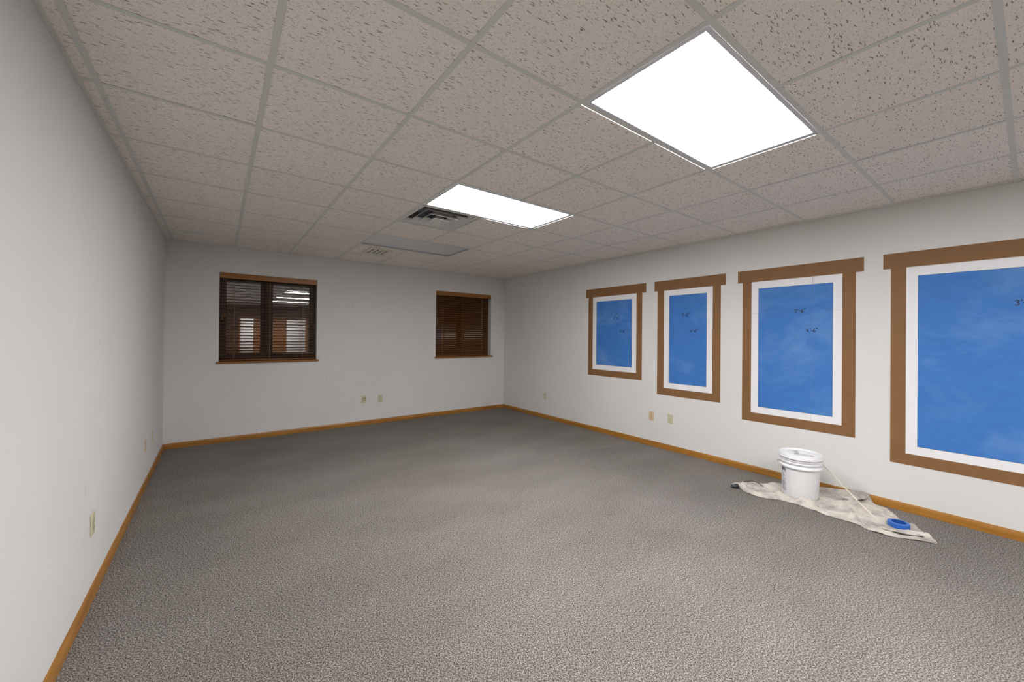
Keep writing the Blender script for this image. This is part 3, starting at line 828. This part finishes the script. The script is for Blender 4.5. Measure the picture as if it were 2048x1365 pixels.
# ------------------------------------------------------------ bucket
bk = empty('paint_bucket', (BX, BY, 0.010), 'white plastic paint bucket with lid and wire handle standing on the drop cloth', 'bucket')
body = [(0.118, 0.0), (0.127, 0.003), (0.130, 0.010), (0.1405, 0.262), (0.1425, 0.263), (0.1570, 0.262), (0.1575, 0.272), (0.1500, 0.283), (0.1440, 0.285), (0.1440, 0.300),
        (0.1560, 0.301), (0.1560, 0.308), (0.1440, 0.311), (0.1440, 0.324), (0.1550, 0.325), (0.1550, 0.331), (0.144, 0.333), (0.144, 0.366), (0.120, 0.366)]
o = obj('body', lathe(body, 72), M_bucket, bk)
for p in o.data.polygons: p.use_smooth = True
md = o.modifiers.new('edges', 'EDGE_SPLIT'); md.split_angle = math.radians(35)
lid = [(0.147, 0.344), (0.1595, 0.342), (0.1600, 0.348), (0.1575, 0.353), (0.1560, 0.372), (0.1545, 0.377), (0.150, 0.379), (0.1455, 0.378), (0.1425, 0.366), (0.110, 0.367), (0.105, 0.3695), (0.060, 0.3695), (0.056, 0.367), (0.0005, 0.367)]
o = obj('lid', lathe(lid, 72), M_bucket, bk)
for p in o.data.polygons: p.use_smooth = True
md = o.modifiers.new('edges', 'EDGE_SPLIT'); md.split_angle = math.radians(35)
lid_o = o
bm = bmesh.new()
for k in range(10):
    a = 2 * math.pi * k / 10 + 0.35
    for s in (-0.045, 0.045):
        c, sn = math.cos(a + s), math.sin(a + s)
        n0 = len(bm.verts)
        r = bmesh.ops.create_cube(bm, size=1.0)
        for v in r['verts']:
            q = Vector((v.co.x * 0.004, v.co.y * 0.004, v.co.z * 0.024))
            v.co = Vector((c * 0.1575 + q.x * c - q.y * sn, sn * 0.1575 + q.x * sn + q.y * c, 0.350 + q.z))
obj('pull_tabs', bm, M_bucket, lid_o, kind='stuff')
def blob(bm, x, y, r, z, seed, sx=1.0):
    vs = []
    for k in range(14):
        a = 2 * math.pi * k / 14; rr = r * (1 + 0.5 * noise.noise(Vector((math.cos(a) * 1.5 + seed, math.sin(a) * 1.5, seed))))
        vs.append(bm.verts.new((x + math.cos(a) * rr * sx, y + math.sin(a) * rr, z)))
    bm.faces.new(vs)
bm = bmesh.new(); blob(bm, -0.02, -0.085, 0.016, 0.3700, 3, 0.8); obj('paint_stain', bm, M_stain, lid_o)
bm = bmesh.new(); blob(bm, -0.045, -0.045, 0.020, 0.3701, 5, 0.5); blob(bm, -0.02, 0.02, 0.018, 0.3701, 8, 1.3); blob(bm, 0.04, 0.05, 0.024, 0.3701, 2, 0.8); obj('paint_stain', bm, M_stain2, lid_o)
# wire handle: ears on an axis roughly across the view
view = math.atan2(BY, BX); ax = view + math.pi / 2 + 0.25
ex, ey = math.cos(ax), math.sin(ax); bx_, by_ = math.cos(view + 0.25), math.sin(view + 0.25)
pts = []
for k in range(25):
    t = math.pi * k / 24
    a_ = math.cos(t) * 0.168; d_ = math.sin(t)
    pts.append((ex * a_ + bx_ * d_ * 0.172, ey * a_ + by_ * d_ * 0.172, 0.290 - d_ * 0.06))
pts = [(ex * 0.150, ey * 0.150, 0.296)] + pts + [(-ex * 0.150, -ey * 0.150, 0.296)]
obj('wire_handle', tube(bmesh.new(), pts, 0.0022, 6), M_wire, bk, True)
for s in (1, -1):
    bm = lathe([(0.011, 0), (0.011, 0.008)], 14); q = Vector((0, 0, 1)).rotation_difference(Vector((ex * s, ey * s, 0)))
    for v in bm.verts: v.co = q @ v.co + Vector((ex * s * 0.147, ey * s * 0.147, 0.296))
    obj('handle_ear', bm, M_bucket, bk)
# printed marks on the left side of the body (illegible small print and an emblem of loops)
a_left = math.atan2(-BY, -BX) - 0.0     # towards camera
aL = a_left - 1.02
def onb(da, z):
    r = 0.130 + (0.1405 - 0.130) * (z - 0.010) / 0.252 + 0.0006
    return (r * math.cos(aL + da), r * math.sin(aL + da), z)
bm = bmesh.new(); random.seed(9)
def stroke(p, r=0.0011): tube(bm, [onb(a, z) for a, z in p], r, 4)
for k in range(2):   # loops of the emblem
    cz = 0.205 - k * 0.048; cr = 0.022 - k * 0.004
    stroke([(0.02 + math.cos(t / 10 * math.pi * 1.5 + k) * cr / 0.135, cz + math.sin(t / 10 * math.pi * 1.5 + k) * cr) for t in range(11)], 0.0016)
for k in range(7):
    stroke([(-0.16 + k * 0.05, 0.246), (-0.13 + k * 0.05, 0.232), (-0.15 + k * 0.05, 0.220)], 0.0016)
for c_i in range(6):
    da = -0.16 + c_i * 0.062; z = 0.125
    while z > 0.045:
        L = random.uniform(0.006, 0.014); stroke([(da, z), (da + random.uniform(-0.012, 0.012), z - L / 2), (da, z - L)], 0.0010); z -= L + random.uniform(0.002, 0.004)
    
obj('printed_text', bm, M_print, bk, kind='stuff')

# ------------------------------------------------------------ dowel and tape roll
dw = obj('wooden_dowel', tube(bmesh.new(), [(3.957, 0.684, 0.034), (4.06, 0.83, 0.121), (4.264, 1.094, 0.283)], 0.0042, 10), M_stick, smooth=True)
dw['label'] = 'thin pale wooden dowel leaning from the cloth up against the bucket'; dw['category'] = 'stick'
tp = empty('tape_roll', (TX, TY, 0.0092), 'roll of blue masking tape lying flat on the near end of the drop cloth', 'tape')
Rk = [(0.041, 0.0), (0.0590, 0.0), (0.0605, 0.002), (0.0605, 0.032), (0.0590, 0.034), (0.041, 0.035), (0.041, 0.0)]
o = obj('tape', lathe(Rk, 48, cap=False), M_tape, tp)
o2 = obj('core', lathe([(0.0385, 0.0005), (0.0409, 0.0005), (0.0409, 0.0345), (0.0385, 0.0345), (0.0385, 0.0005)], 48, cap=False), M_tape_in, tp)
